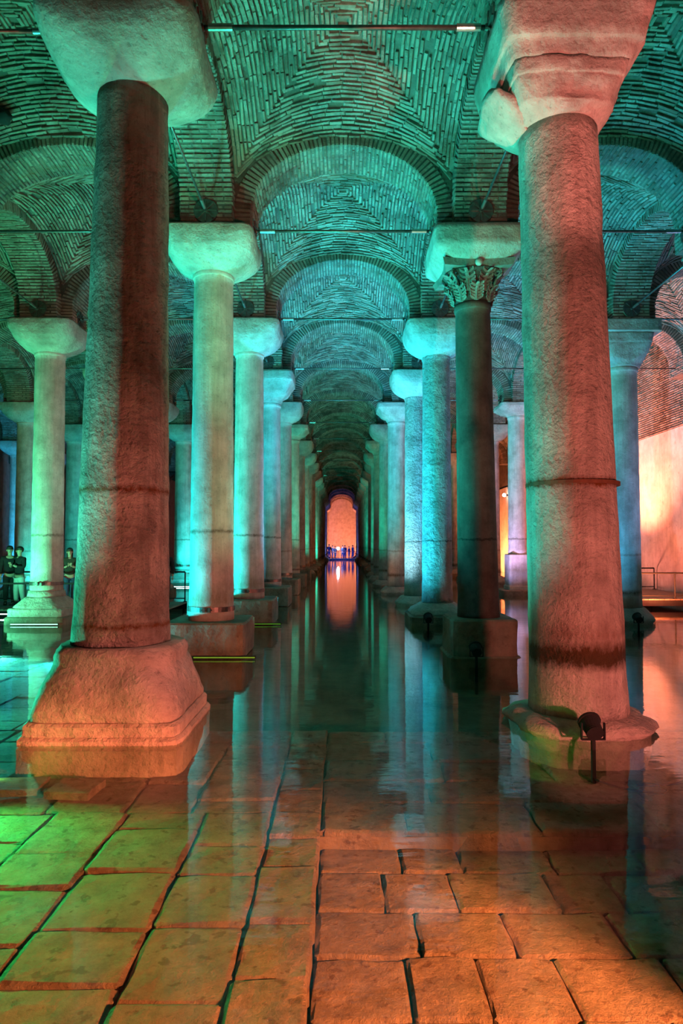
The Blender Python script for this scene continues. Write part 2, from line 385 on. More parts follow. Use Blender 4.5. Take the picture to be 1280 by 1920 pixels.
# brick upper part of the right wall, courses as geometry
def unit_brick():
    bm = bmesh.new(); bmesh.ops.create_cube(bm, size=1)
    bmesh.ops.bevel(bm, geom=[e for e in bm.edges if all(v.co.z > 0 for v in e.verts)], offset=.08, segments=1, affect='EDGES')
    me = bpy.data.meshes.new('brick'); bm.to_mesh(me); bm.free(); me.materials.append(M['brick']); return me
BR = unit_brick()
def bricks_obj(name, frames, parent, single=0, key=None):
    """frames: (4x4 matrix of a unit brick). joined 'stuff' mesh; the first `single` by key become bricks of their own"""
    if single:
        frames = sorted(frames, key=key)
        for m in frames[:single]:
            o = bpy.data.objects.new('brick', BR); COL.objects.link(o); o.parent = parent
            o.matrix_local = m
        frames = frames[single:]
        if not frames: return None
    vs_, fs = [], []
    bv = [v.co.copy() for v in BR.vertices]; bf = [tuple(p.vertices) for p in BR.polygons]
    for m in frames:
        k = len(vs_); vs_ += [m @ v for v in bv]; fs += [tuple(i + k for i in f) for f in bf]
    me = bpy.data.meshes.new(name); me.from_pydata(vs_, [], fs); me.materials.append(M['brick'])
    o = bpy.data.objects.new(name, me); COL.objects.link(o); o.parent = parent; o['kind'] = 'stuff'
    return o
def frame(c, ax, ay, az, s):
    """brick box: centre, axes, sizes"""
    m = Matrix((ax, ay, az)).transposed().to_4x4()
    return Matrix.Translation(c) @ m @ Matrix.Diagonal((s[0], s[1], s[2], 1))
bm = bmesh.new(); box(bm, (12.56, 54, 8.4), (1.0, 104, 4.4)); obj('brick_backing', bm, 'mortar', wr)
fr = []
z = 6.24
while z < 10.5:
    y = 12 + R.uniform(0, .3)
    while y < 36:
        ln = R.uniform(.28, .42)
        fr.append(frame(Vector((12.03 + R.uniform(-.012, .012), y + ln / 2, z)), Vector((0, 1, 0)), Vector((0, 0, 1)), Vector((-1, 0, 0)), (ln - .025, .046, .10)))
        y += ln
    z += .085
bricks_obj('wall_bricks', fr, wr)

# ------------------------------------------------------------------ ceiling: groin vaults and arches
ceil = empty('ceiling', kind='structure'); ceil['label'] = 'brick groin vaults on arches'
def sq(v): return math.sqrt(max(v, 0))
def vault_fn(A, B):
    def f(x, y):
        u, v = min(abs(x) / A, 1), min(abs(y) / B, 1)
        a = 8.42 + 1.14 * sq(1 - (u * .975) ** 2); b = 8.42 + 1.14 * sq(1 - (v * .975) ** 2)
        k = 0.10; hh = max(k - abs(a - b), 0) / k
        return max(a, b) + hh * hh * k * .25 + .55 * (1 - u * u) * (1 - v * v)
    return f
def vault_mesh(A, B, hole=False):
    f = vault_fn(A, B); bm = bmesh.new(); n = 28; g = {}
    for i in range(n + 1):
        for j in range(n + 1):
            x, y = (2 * i / n - 1) * A * 1.03, (2 * j / n - 1) * B * 1.03
            g[i, j] = (bm.verts.new((x, y, f(x, y) + .02)), bm.verts.new((x, y, f(x, y) + .22)))
    for i in range(n):
        for j in range(n):
            q = [g[i, j], g[i + 1, j], g[i + 1, j + 1], g[i, j + 1]]
            bm.faces.new([a[0] for a in reversed(q)]); bm.faces.new([a[1] for a in q])
    me = bpy.data.meshes.new('vault'); bm.to_mesh(me); bm.free()
    for p in me.polygons: p.use_smooth = True
    me.materials.append(M['mortar']); return me
def vault_bricks(A, B, rr):
    f = vault_fn(A, B); fr = []
    def P(x, y): return Vector((x, y, f(x, y)))
    step = .078
    for sec in range(4):
        H, W = (A, B) if sec % 2 == 0 else (B, A)
        def Q(c, t):                                     # c across courses, t along
            if sec == 0: return P(c, t)
            if sec == 1: return P(-t, c)
            if sec == 2: return P(-c, -t)
            return P(t, -c)
        c = .10
        while c < H:
            lim = c / H * W
            t = -lim + rr.uniform(-.15, 0)
            while t < lim:
                ln = rr.uniform(.20, .40); t0, t1 = max(t, -lim), min(t + ln, lim)
                t += ln
                if t1 - t0 < .05: continue
                p0, p1 = Q(c, t0), Q(c, t1); mid = Q(c, (t0 + t1) / 2)
                ax = (p1 - p0); L = ax.length
                if L < .05: continue
                ax.normalize()
                e = .01; cr = Q(c + e, (t0 + t1) / 2) - Q(c - e, (t0 + t1) / 2)
                nz = ax.cross(cr).normalized()
                if nz.z > 0: nz = -nz
                ay = nz.cross(ax).normalized()
                q = Matrix.Rotation(rr.gauss(0, .03), 3, nz); ax2, ay2 = q @ ax, q @ ay
                if rr.random() < .04: continue
                fr.append(frame(mid + nz * rr.uniform(-.02, .016), ax2, ay2, nz, (L - rr.uniform(.008, .03), .050 * rr.uniform(.65, 1.2), .07)))
            dz = (Q(min(c + .02, H), 0) - Q(c, 0)).length / .02
            c += step / max(dz, 1)
    return fr
def intrados(H):
    """polyline (u, z, nu, nz) of the arch soffit with even spacing, H half distance of the columns"""
    a = H - HP; b = 9.37 - ZS; pts = []
    z = ZT
    raw = [(-a, ZT)] + [(-a, ZT + (ZS - ZT) * k / 6) for k in range(1, 6)] + [(-a * math.cos(t), ZS + b * math.sin(t)) for t in [PI * k / 120 for k in range(121)]] + [(a, ZT + (ZS - ZT) * k / 6) for k in range(5, -1, -1)]
    L = [0]
    for p, q in zip(raw, raw[1:]): L.append(L[-1] + math.hypot(q[0] - p[0], q[1] - p[1]))
    n = int(L[-1] / .075); out = []; k = 0
    for i in range(n):
        s = (i + .5) / n * L[-1]
        while L[k + 1] < s: k += 1
        f_ = (s - L[k]) / (L[k + 1] - L[k]); p, q = raw[k], raw[k + 1]
        d = Vector((q[0] - p[0], q[1] - p[1])).normalized()
        out.append((p[0] + (q[0] - p[0]) * f_, p[1] + (q[1] - p[1]) * f_, d))
    return raw, out
def arch_mesh(H):
    """along local x, thickness in y"""
    raw, _ = intrados(H); bm = bmesh.new()
    top = 9.95; prof = [(-H, ZT)] + raw + [(H, ZT)]
    cols = []
    for k, (u, z) in enumerate(prof):
        c = []
        for v in (-HW + .012, HW - .012):
            uu = u
            if 0 < k < len(prof) - 1:                    # recess the mortar
                a = H - HP
                uu = u * (a + .015) / a; zz = z + (.015 if z > ZS else 0)
            else: zz = z
            c.append((bm.verts.new((uu, v, zz)), bm.verts.new((uu, v, top))))
        cols.append(c)
    for a, b in zip(cols, cols[1:]):
        bm.faces.new((a[0][0], b[0][0], b[0][1], a[0][1])); bm.faces.new((b[1][0], a[1][0], a[1][1], b[1][1]))
        bm.faces.new((a[0][0], a[1][0], b[1][0], b[0][0])); bm.faces.new((a[0][1], b[0][1], b[1][1], a[1][1]))
    bm.normal_update()
    me = bpy.data.meshes.new('arch'); bm.to_mesh(me); bm.free(); me.materials.append(M['mortar']); return me
def arch_bricks(H, rr):
    _, pts = intrados(H); fr = []
    for i, (u, z, d) in enumerate(pts):
        tx = Vector((d.x, 0, d.y)); nz = Vector((d.y, 0, -d.x))          # into the opening
        cuts = [-HW] + ([-HW + .31, -HW + .63] if i % 2 else [-HW + .16, -HW + .47, -HW + .78]) + [HW]
        for k in range(len(cuts) - 1):
            v0, v1 = cuts[k] + rr.uniform(-.01, .01), cuts[k + 1] + rr.uniform(-.01, .01)
            edge = k == 0 or k == len(cuts) - 2
            if k == 0: v0 = -HW - rr.uniform(0, .02)
            if k == len(cuts) - 2: v1 = HW + rr.uniform(0, .02)
            dep = .30 if edge else .10
            c = Vector((u, (v0 + v1) / 2, z)) - nz * (dep / 2 + rr.uniform(-.012, .012))
            fr.append(frame(c, Vector((0, 1, 0)), tx.cross(Vector((0, 1, 0))).cross(Vector((0, 1, 0))) * -1, nz, (v1 - v0 - .014, .048 * rr.uniform(.85, 1.1), dep)))
    return fr
cache = {}
def get(kind, *a):
    k = (kind, *a)
    if k not in cache:
        rr = random.Random(hash(k[1:]) & 255)
        if kind == 'v':
            tmp = empty('tmp'); b = bricks_obj('vault_bricks', vault_bricks(a[0], a[1], rr), tmp); bpy.data.objects.remove(tmp)
            me = b.data; bpy.data.objects.remove(b); cache[k] = (vault_mesh(*a), me)
        else:
            tmp = empty('tmp'); b = bricks_obj('arch_bricks', arch_bricks(a[0], rr), tmp); bpy.data.objects.remove(tmp)
            me = b.data; bpy.data.objects.remove(b); cache[k] = (arch_mesh(*a), me)
    return cache[k]
def put(name, me, parent, loc=(0, 0, 0), rz=0, kind=None):
    o = bpy.data.objects.new(name, me); COL.objects.link(o); o.parent = parent; o.location = loc; o.rotation_euler = (0, 0, rz)
    if kind: o['kind'] = kind
    return o
def last_row(i):
    return {0: 10, 1: 12, 2: 14}.get(i, 20)
for i in range(7):                                        # bays between XL[i] and XL[i+1]
    x0, x1 = XL[i], XL[i + 1]; cx, hx = (x0 + x1) / 2, round((x1 - x0) / 2, 3)
    for k in range(-1 if i in (3, 4, 5) else 1, last_row(i)):
        y0, y1 = rowy(k), rowy(k + 1); cy, hy = (y0 + y1) / 2, 2.425
        A, B = round(hx - HW, 3), round(hy - HW, 3)
        vm, vb = get('v', A, B)
        v = put('vault', vm, ceil, (cx, cy, 0))
        if i == 4 and k == 0:                             # the bay overhead: its largest bricks singly
            bricks_obj('vault_bricks', vault_bricks(A, B, random.Random(5)), v, 285, key=lambda m: -m.translation.y + 1.2 * abs(m.translation.x) * 0)
        else: put('vault_bricks', vb, v, kind='stuff')
for i in range(7):                                        # transverse arches across each aisle
    x0, x1 = XL[i], XL[i + 1]; hx = round((x1 - x0) / 2, 3)
    for k in range(-1 if i in (3, 4, 5) else 1, last_row(i) + 1):
        am, ab = get('a', hx)
        a = put('brick_arch', am, ceil, ((x0 + x1) / 2, rowy(k), 0))
        if i == 4 and k == 1:
            bricks_obj('arch_bricks', arch_bricks(hx, random.Random(9)), a, 290, key=lambda m: m.translation.y)
        else: put('arch_bricks', ab, a, kind='stuff')
for i in range(1, 7):                                     # longitudinal arches along each row
    for k in range(-1 if i in (3, 4, 5, 6) else 1, last_row(i - 1)):
        am, ab = get('a', 2.425)
        a = put('brick_arch', am, ceil, (XL[i], (rowy(k) + rowy(k + 1)) / 2, 0), PI / 2)
        put('arch_bricks', ab, a, kind='stuff')

# ragged hole in the upper left vault, its darkness an embedded black lump
bm = bmesh.new(); bmesh.ops.create_icosphere(bm, subdivisions=3, radius=1)
for v in bm.verts: v.co *= 1 + .35 * noise.noise(v.co * 1.7)
o = obj('hole_dark', bm, 'black', ceil, True, (-6.0, 11.2, 9.52)); o.scale = (.24, .15, .12)

# ------------------------------------------------------------------ columns
def shaft_bm(r0, r1, z0, z1, dx=0, amp=.008, fr=5, seed=0, collar=True, dx0=0):
    S = [(z0, r0 * 1.02, r0 * 1.02, 2, dx0, 0)]
    for k in range(1, 16):
        f = k / 16; r = r0 + (r1 - r0) * (f ** .8)
        S.append((z0 + (z1 - z0) * f, r, r, 2, dx0 + (dx - dx0) * f, 0))
    if collar: S += [(z1 - .14, r1, r1, 2, dx, 0), (z1 - .12, r1 * 1.06, r1 * 1.06, 2, dx, 0), (z1, r1 * 1.06, r1 * 1.06, 2, dx, 0)]
    else: S.append((z1, r1, r1, 2, dx, 0))
    S = [s for k, s in enumerate(S) if k == 0 or s[0] > S[k - 1][0] or k >= 16]
    S.sort(key=lambda s: s[0])
    return loft(S, 48, amp, fr, seed, 2)
def cap_bowl(r, z0, z1, hw, seed, amp=.02, dx=0):
    h = z1 - z0
    P = [(-.06, r * 1.0, 2.0), (-.02, r * 1.12, 2.0), (.10, r + (hw - r) * .42, 2.3), (.26, r + (hw - r) * .70, 2.8), (.46, r + (hw - r) * .90, 3.6), (.64, hw * .985, 4.8), (.82, hw, 7), (1, hw, 9)]
    return loft([(z0 + h * f, q, q, e, dx, 0) for f, q, e in P], 56, amp, 2.6, seed, 4)
def cap_block(r, z0, z1, hw, seed, amp=.02, dx=0):
    h = z1 - z0
    P = [(0, r * 1.05, 2.0), (.10, r * 1.16, 2.0), (.18, r * 1.22, 2.6), (.32, r + (hw - r) * .5, 5), (.62, r + (hw - r) * .82, 9), (.68, hw * .95, 10), (.70, hw * .97, 12), (1, hw, 12)]
    return loft([(z0 + h * f, q, q, e, dx, 0) for f, q, e in P], 56, amp, 2.6, seed, 4)
def base_bell(z1, r, hw, seed, amp=.03, slab=.2):
    P = [(slab, hw * .93, 9), (slab + .10 * (z1 - slab), hw * .95, 7), (slab + .45 * (z1 - slab), hw * .88, 5), (slab + .75 * (z1 - slab), (hw + r) * .47, 3.4), (slab + .92 * (z1 - slab), r * 1.17, 2.4), (z1, r * 1.12, 2.1)]
    return loft([(a, q, q, e, 0, 0) for a, q, e in P], 56, amp, 3.2, seed, 4)
def block_bm(hw, z0, z1, amp=.012, seed=0, e=14):
    return loft([(z0, hw, hw, e, 0, 0), (z0 + (z1 - z0) * .5, hw, hw, e, 0, 0), (z1 - .03, hw, hw, e, 0, 0), (z1, hw - .03, hw - .03, e, 0, 0)], 64, amp, 3, seed, 3)
def ring_bm(r, z0, z1, clasp=True, th=.018, dx=0):
    bm = loft([(z0, r + th, r + th, 2, dx, 0), (z1, r + th, r + th, 2, dx, 0)], 40, 0, 1, 0, 1)
    if clasp:
        for s in (-.05, .05): box(bm, (s + dx, -r - th - .02, (z0 + z1) / 2), (.045, .06, (z1 - z0) * .9))
        tube(bm, (-.10 + dx, -r - th - .03, (z0 + z1) / 2), (.10 + dx, -r - th - .03, (z0 + z1) / 2), .012, 8)
    return bm
ORD = 'first second third fourth fifth sixth seventh eighth ninth tenth eleventh twelfth thirteenth fourteenth fifteenth sixteenth seventeenth eighteenth nineteenth twentieth twenty-first'.split()
def column(x, y, label, group=None):
    return empty('column', (x, y, 0), 0, label, 'column', group, 'thing')
FL = -.62
def add_shaft(c, *a, mat='marble', **k): return obj('shaft', shaft_bm(*a, **k), mat, c, True)
# L1: the big tooled column on a bell base
c = column(-2.45, 7.4, 'huge rough-tooled column, green one side and red other, on a broad bell-shaped base')
add_shaft(c, .53, .39, .90, 7.19, dx=.04, amp=.012, seed=1, collar=False, mat='marble_rough', dx0=-.03)
obj('capital', cap_bowl(.42, 7.16, ZT + .02, .86, 3, .018, .03), 'capital', c, True)
obj('base', base_bell(.92, .58, .82, 5, .035, .2), 'base', c, True)
p = obj('plinth', block_bm(.80, .07, .2, .012, 2), 'base', c); obj('lower_slab', block_bm(.84, -.02, .07, .010, 4), 'base', c)
obj('foundation_block', block_bm(.84, FL, -.02, .02, 8), 'base', c)
# R1: red column on a rough low slab
c = column(2.60, 7.4, 'huge salmon-red column with mossy ring near its foot, on low ragged slab')
add_shaft(c, .53, .435, .15, 6.76, dx=-.10, amp=.012, seed=11, collar=False, mat='marble_red', dx0=.06)
obj('capital', cap_block(.45, 6.72, 7.19, .64, 13, .05, -.14), 'capital', c, True)
obj('impost', loft([(7.19, .66, .66, 10, -.13, 0), (7.34, .72, .72, 10, -.12, 0), (7.36, .76, .76, 12, -.11, 0), (7.74, .84, .84, 12, -.10, 0)], 56, .02, 3, 4, 4), 'capital', c, True)
bm = loft([(7.12, .10, .34, 2.2, -.86, .05), (7.02, .17, .42, 2.4, -.80, .05), (6.9, .16, .38, 2.2, -.72, .02), (6.78, .12, .28, 2, -.60, 0), (6.70, .07, .18, 2, -.52, 0)][::-1], 24, .06, 4, 2, 3)
obj('broken_corner', bm, 'capital', c, True)
obj('base', loft([(FL, .62, .60, 3, .05, 0), (-.02, .70, .66, 3, .05, 0), (.05, .76, .70, 3, .05, 0), (.12, .70, .66, 3, .05, 0), (.17, .58, .57, 2.2, .05, 0)], 64, .07, 3.5, 21, 4), 'base', c, True)
obj('rust_ring', ring_bm(.505, 2.66, 2.70, False, .004, .02), 'rust', c)
# generic kinds
def finish_simple(c, r0, r1, zb, zn, seed, mat, capf, base, hw=.84, band=True, dx=0):
    add_shaft(c, r0, r1, zb, zn + .02, seed=seed, mat=mat, dx=dx)
    obj('capital', capf(r1 * 1.06, zn, ZT + .02, hw, seed * 3.1, .018, dx), 'capital', c, True)
    if base == 'block':
        obj('base', block_bm(.72, .02, .62, .014, seed, 16), 'base_block', c); obj('foundation_block', block_bm(.70, FL, .02, .014, seed + 2), 'base_block', c)
    elif base == 'bell':
        obj('base', base_bell(zb + .01, r0 * 1.05, .76, seed, .02, .22), 'base', c, True); obj('plinth', block_bm(.78, FL, .22, .012, seed), 'base_block', c)
    elif base == 'slab':
        obj('base', loft([(FL, .6, .6, 3, 0, 0), (0, .66, .66, 3, 0, 0), (.1, .70, .68, 3, 0, 0), (zb + .01, .5, .5, 2.2, 0, 0)], 48, .04, 3, seed, 4), 'base', c, True)
    elif base == 'stack':
        obj('base', block_bm(.47, .36, zb + .01, .006, seed, 18), 'marble_pale', c); obj('plinth', block_bm(.50, .20, .36, .006, seed, 18), 'marble_pale', c)
        obj('lower_slab', block_bm(.82, FL, .2, .01, seed), 'base_block', c)
    if band: obj('iron_band', ring_bm(r0 * 1.0, zb + .16, zb + .25), 'iron', c)
    return c
L2 = finish_simple(column(-2.43, rowy(1), 'smooth cyan and brown column on a square block, just behind the rough-tooled column'), .415, .365, .62, 7.12, 31, 'marble_pale', cap_bowl, 'block')
L3 = finish_simple(column(-2.43, rowy(2), 'smooth cyan and brown column with iron band, third in its row'), .41, .36, .62, 7.05, 37, 'marble_pale', cap_bowl, 'block')
# R2: dark column with leafy capital
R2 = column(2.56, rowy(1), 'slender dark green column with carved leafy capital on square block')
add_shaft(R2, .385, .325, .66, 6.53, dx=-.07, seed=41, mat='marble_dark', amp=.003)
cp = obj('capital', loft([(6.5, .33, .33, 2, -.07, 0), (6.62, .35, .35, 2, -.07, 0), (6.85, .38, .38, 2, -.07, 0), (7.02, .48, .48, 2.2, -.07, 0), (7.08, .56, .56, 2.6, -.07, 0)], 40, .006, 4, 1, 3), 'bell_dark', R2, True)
def leaf_bm(h, wd, curl):
    """acanthus leaf with a midrib and five pairs of fingers, foot at the origin, outward = -y"""
    bm = bmesh.new()
    def sp(f): return Vector((0, -(.015 + .05 * f + curl * max(f - .5, 0) ** 1.6 * 3.0), h * (f if f < .86 else .86 + (f - .86) * .3)))
    def strip(pts, ws, th=.016):
        L = []
        for k, (p, w_) in enumerate(zip(pts, ws)):
            d = (pts[min(k + 1, len(pts) - 1)] - pts[max(k - 1, 0)]).normalized(); sd = d.cross(Vector((0, -1, 0))).normalized()
            L.append([bm.verts.new(p - sd * w_), bm.verts.new(p + Vector((0, -th, 0))), bm.verts.new(p + sd * w_), bm.verts.new(p + Vector((0, th, 0)))])
        for a_, b_ in zip(L, L[1:]):
            for k in range(4): bm.faces.new((a_[k], a_[(k + 1) % 4], b_[(k + 1) % 4], b_[k]))
        bm.faces.new(L[0][::-1]); bm.faces.new(L[-1])
    strip([sp(k / 8) for k in range(9)], [wd * .46 * (1 - .4 * k / 8) for k in range(9)], .02)
    for k in range(5):
        f = .10 + k * .18; r = wd * (.85 + .35 * math.sin(PI * (f * .8 + .15)))
        for sd in (-1, 1):
            p = sp(f); q = [p, p + Vector((sd * r * .55, .006, h * .07)), p + Vector((sd * r, -.004, h * .16)), p + Vector((sd * r * 1.12, -.03, h * .20))]
            strip(q, [wd * .30, wd * .38, wd * .32, wd * .10], .014)
    return bm
lf = None
for tier, (z0, rr_, h, wd, cu, n, off) in enumerate([(6.53, .345, .29, .095, .13, 8, 0), (6.70, .375, .36, .105, .20, 8, .5)]):
    for k in range(n):
        th = 2 * PI * (k + off) / n
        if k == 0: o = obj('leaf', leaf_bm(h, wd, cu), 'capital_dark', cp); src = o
        else: o = src.copy(); COL.objects.link(o)
        o.location = (-.07 + rr_ * math.sin(th), -rr_ * math.cos(th), z0); o.rotation_euler = (0, 0, th)
def volute_bm():
    bm = bmesh.new(); pts = []
    for k in range(26):
        t = k / 25; a = -.6 + t * 2 * PI * 1.5; r = .085 * (1 - t * .75)
        pts.append(Vector((r * math.cos(a), 0, r * math.sin(a))))
    pts = [Vector((-.10, 0, -.24)), Vector((-.03, 0, -.10))] + pts
    for a, b in zip(pts, pts[1:]): tube(bm, a, b + (b - a) * .2, .024, 6)
    return bm
for k in range(4):
    th = PI / 4 + k * PI / 2
    if k == 0: o = obj('volute', volute_bm(), 'capital_dark', cp, True); src = o
    else: o = src.copy(); COL.objects.link(o)
    o.location = (-.07 + .56 * math.cos(th), .56 * math.sin(th), 7.02); o.rotation_euler = (0, 0, th)
bm = bmesh.new(); nn = 64; ra, rb = [], []
for k in range(nn):
    th = 2 * PI * k / nn; c_, s_ = math.cos(th), math.sin(th)
    q = 1 / max(abs(c_), abs(s_)); x, y = c_ * q, s_ * q; t_ = min(abs(x), abs(y))
    f = .66 * (1 - .14 * (1 - t_ ** 2))
    ra.append(bm.verts.new((-.07 + x * f * .94, y * f * .94, 7.08))); rb.append(bm.verts.new((-.07 + x * f, y * f, 7.20)))
for k in range(nn): bm.faces.new((ra[k], ra[(k + 1) % nn], rb[(k + 1) % nn], rb[k]))
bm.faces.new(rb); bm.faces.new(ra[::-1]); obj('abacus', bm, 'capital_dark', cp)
bm = bmesh.new(); bmesh.ops.create_icosphere(bm, subdivisions=2, radius=.07, matrix=Matrix.Translation((-.07, -.60, 7.13))); obj('rosette', bm, 'capital', cp, True)
obj('impost', loft([(7.20, .62, .62, 10, -.06, 0), (7.40, .82, .82, 12, -.06, 0), (ZT + .02, .84, .84, 12, -.06, 0)], 56, .012, 3, 9, 4), 'capital', R2, True)
obj('base', block_bm(.60, .02, .67, .02, 12, 14), 'base_block', R2); obj('foundation_block', block_bm(.66, FL, .02, .02, 14), 'base_block', R2)
R3 = finish_simple(column(2.50, rowy(2), 'pitted turquoise column on a bell-shaped foot, behind the dark leafy-capital column'), .40, .355, .50, 6.98, 43, 'marble_pitted', cap_bowl, 'bell', band=False)
R4 = finish_simple(column(2.50, rowy(3), 'bright blue-white lit column, fourth in its row, partly hidden by the pitted column'), .39, .35, .30, 7.0, 47, 'marble_pitted', cap_bowl, 'slab', band=False)
for k, xx in ((3, -2.43), (4, -2.43), (5, -2.42), (6, -2.42)):
    finish_simple(column(xx, rowy(k), f'{["grey-blue shaded", "brownish grey", "dim brown", "dark brown"][k - 3]} column, {ORD[k]} in the row that starts with the rough-tooled column'), .41, .36, .62, [6.75, 7.05, 7.1, 7.0][k - 3], 50 + k, 'marble_pale' if k % 2 else 'marble', cap_bowl if k % 2 == 0 else cap_block, 'block')
for k, xx in ((4, 2.28), (5, 2.20), (6, 2.18), (7, 2.25)):
    finish_simple(column(xx, rowy(k), f'{["lilac-grey jointed", "smooth teal", "dim teal", "dark teal"][k - 4]} column, {ORD[k]} in the row that starts with the salmon-red column'), .40, .36, .30, 7.05, 60 + k, 'marble', cap_bowl if k % 2 else cap_block, 'slab', band=False)
# far columns: copies of two prototypes
protoL = finish_simple(column(-2.42, rowy(7), f'small dark column, {ORD[7]} in the row that starts with the rough-tooled column'), .40, .36, .5, 7.05, 71, 'marble', cap_bowl, 'bell')
for k in range(8, 20):
    copy_tree(protoL, (-2.42, rowy(k), 0), label=f'tiny far column, {ORD[k]} in the row that starts with the rough-tooled column')
for k in range(8, 20):
    copy_tree(protoL, (2.46, rowy(k), 0), label=f'tiny far column, {ORD[k]} in the row that starts with the salmon-red column')
# side rows
c = finish_simple(column(-7.70, rowy(2), 'green-lit stained column on a stepped base beside the walkway with two standing people'), .40, .37, .80, 7.05, 81, 'marble_pale', cap_bowl, 'none')
obj('base', loft([(.40, .66, .66, 6, 0, 0), (.44, .64, .64, 6, 0, 0), (.58, .53, .53, 4, 0, 0), (.67, .47, .47, 2.3, 0, 0)], 56, .012, 3, 5, 3), 'base', c, True)
obj('plinth', block_bm(.71, .20, .40, .012, 6), 'base', c); obj('lower_slab', block_bm(.77, FL, .20, .012, 7), 'base_block', c)
obj('drum', loft([(.66, .47, .47, 2, 0, 0), (.82, .44, .44, 2, 0, 0)], 40, .004, 3, 1, 2), 'base', c, True)
SIDE = [(-7.70, 1), (-7.70, 3), (-7.70, 4), (-7.70, 5), (-7.70, 6), (-7.70, 7), (-7.70, 8), (-13.0, 4), (-13.0, 5), (-13.0, 6), (-18.2, 6), (-18.2, 7)]
for (x, k) in SIDE:
    nm = {-7.70: 'first side row beyond the rough-tooled column', -13.0: 'second side row beyond the rough-tooled column', -18.2: 'third side row beyond the rough-tooled column'}[x]
    lk = 'turquoise glowing' if (x, k) == (-7.70, 5) else 'dim green'
    copy_tree(c if k % 2 else protoL, (x, rowy(k), 0), label=f'{lk} column standing {ORD[k]} in the {nm}')
c = finish_simple(column(7.35, rowy(2), 'blue-grey column with rough carved capital before the orange wall'), .46, .42, .38, 6.62, 91, 'marble', lambda r, a, b, h, s, am, dx: cap_block(r, a, 7.45, .66, s, .035, dx), 'slab', band=False)
obj('impost', block_bm(.80, 7.44, ZT + .02, .01, 5), 'capital', c)
c = finish_simple(column(7.25, rowy(4), 'lilac and peach lit column on a tall square pedestal'), .40, .37, 1.62, 7.28, 93, 'marble_pale', cap_block, 'stack', band=False)
for k in (3, 5, 6, 7, 8):
    copy_tree(c if k == 3 else protoL, (7.30, rowy(k), 0), label=f'orange-lit column standing {ORD[k]} in the side row that has the tall square pedestal')

# ------------------------------------------------------------------ iron tie rods
def plate_bm(r=.23):
    bm = bmesh.new()
    bmesh.ops.create_cone(bm, cap_ends=True, segments=28, radius1=r, radius2=r * .93, depth=.03)
    for k in range(4):
        box(bm, (0, 0, .025), (r * 1.7, .022, .03), k * PI / 4)
    bmesh.ops.create_cone(bm, cap_ends=True, segments=12, radius1=.05, radius2=.04, depth=.08, matrix=Matrix.Translation((0, 0, .03)))
    return bm
def tie_rod(p0, p1, label, r=.028, plates=(1, 1)):
    """along local x from -L/2 to L/2"""
    p0, p1 = Vector(p0), Vector(p1); L = (p1 - p0).length
    t = empty('tie_rod', (p0 + p1) / 2, 0, label, 'tie rod', 'iron tie rods between the columns')
    d = (p1 - p0).normalized(); t.rotation_euler = d.to_track_quat('X', 'Z').to_euler()
    bm = bmesh.new(); tube(bm, (-L / 2, 0, 0), (L / 2, 0, 0), r, 12); obj('rod', bm, 'iron', t, True)
    for s in (-1, 1):
        bm = bmesh.new(); tube(bm, (s * (L / 2 - .12), 0, 0), (s * (L / 2 - .40), 0, 0), r * 1.5, 12); obj('sleeve', bm, 'steel', t)
        if plates[(s + 1) // 2]:
            o = obj('anchor_plate', plate_bm(), 'iron', t); o.location = (s * (L / 2), 0, 0); o.rotation_euler = (0, -s * PI / 2, 0)
    return t
X0, X1 = XL[4] + HP, XL[5] - HP
cross = {}
for k in range(0, 12):
    z = {0: 8.03}.get(k, 7.985)
    tie_rod((X0, rowy(k), z), (X1, rowy(k), z), f'iron tie rod across the central aisle, {ORD[k]} one from the camera', .028 if k < 3 else .024)
for k in range(0, 4):
    for i, nm in ((4, 'running back along the row of the rough-tooled column'), (5, 'running back along the row of the salmon-red column')):
        tie_rod((XL[i], rowy(k) + HP, 7.985), (XL[i], rowy(k + 1) - HP, 7.985), f'slanting-looking iron tie rod {nm}, {ORD[k]} span', .02)
for k in range(0, 6):
    tie_rod((XL[3] + HP, rowy(k), 7.985), (XL[4] - HP, rowy(k), 7.985), f'thin pale tie rod across the aisle behind the rough-tooled column, {ORD[k]} row', .024)
    if k: tie_rod((XL[5] + HP, rowy(k), 7.985), (XL[6] - HP, rowy(k), 7.985), f'thin dark tie rod across the aisle behind the salmon-red column, {ORD[k]} row', .024)
for k in range(2, 5):
    tie_rod((XL[2] + HP, rowy(k), 7.985), (XL[3] - HP, rowy(k), 7.985), f'thin tie rod over the two people on the walkway, {ORD[k]} row', .024)
    tie_rod((XL[6] + HP, rowy(k), 7.985), (XL[7] - .08, rowy(k), 7.985), f'thin tie rod ending in the orange brick wall, {ORD[k]} row', .024)
for k in (1, 3):
    tie_rod((XL[3], rowy(k) + HP, 7.985), (XL[3], rowy(k + 1) - HP, 7.985), f'thin tie rod above the green stained column, {ORD[k]} span of its row', .02)
tie_rod((XL[6], rowy(1) + HP, 7.985), (XL[6], rowy(2) - HP, 7.985), 'tie rod anchored above the blue-grey column with the carved capital', .02)

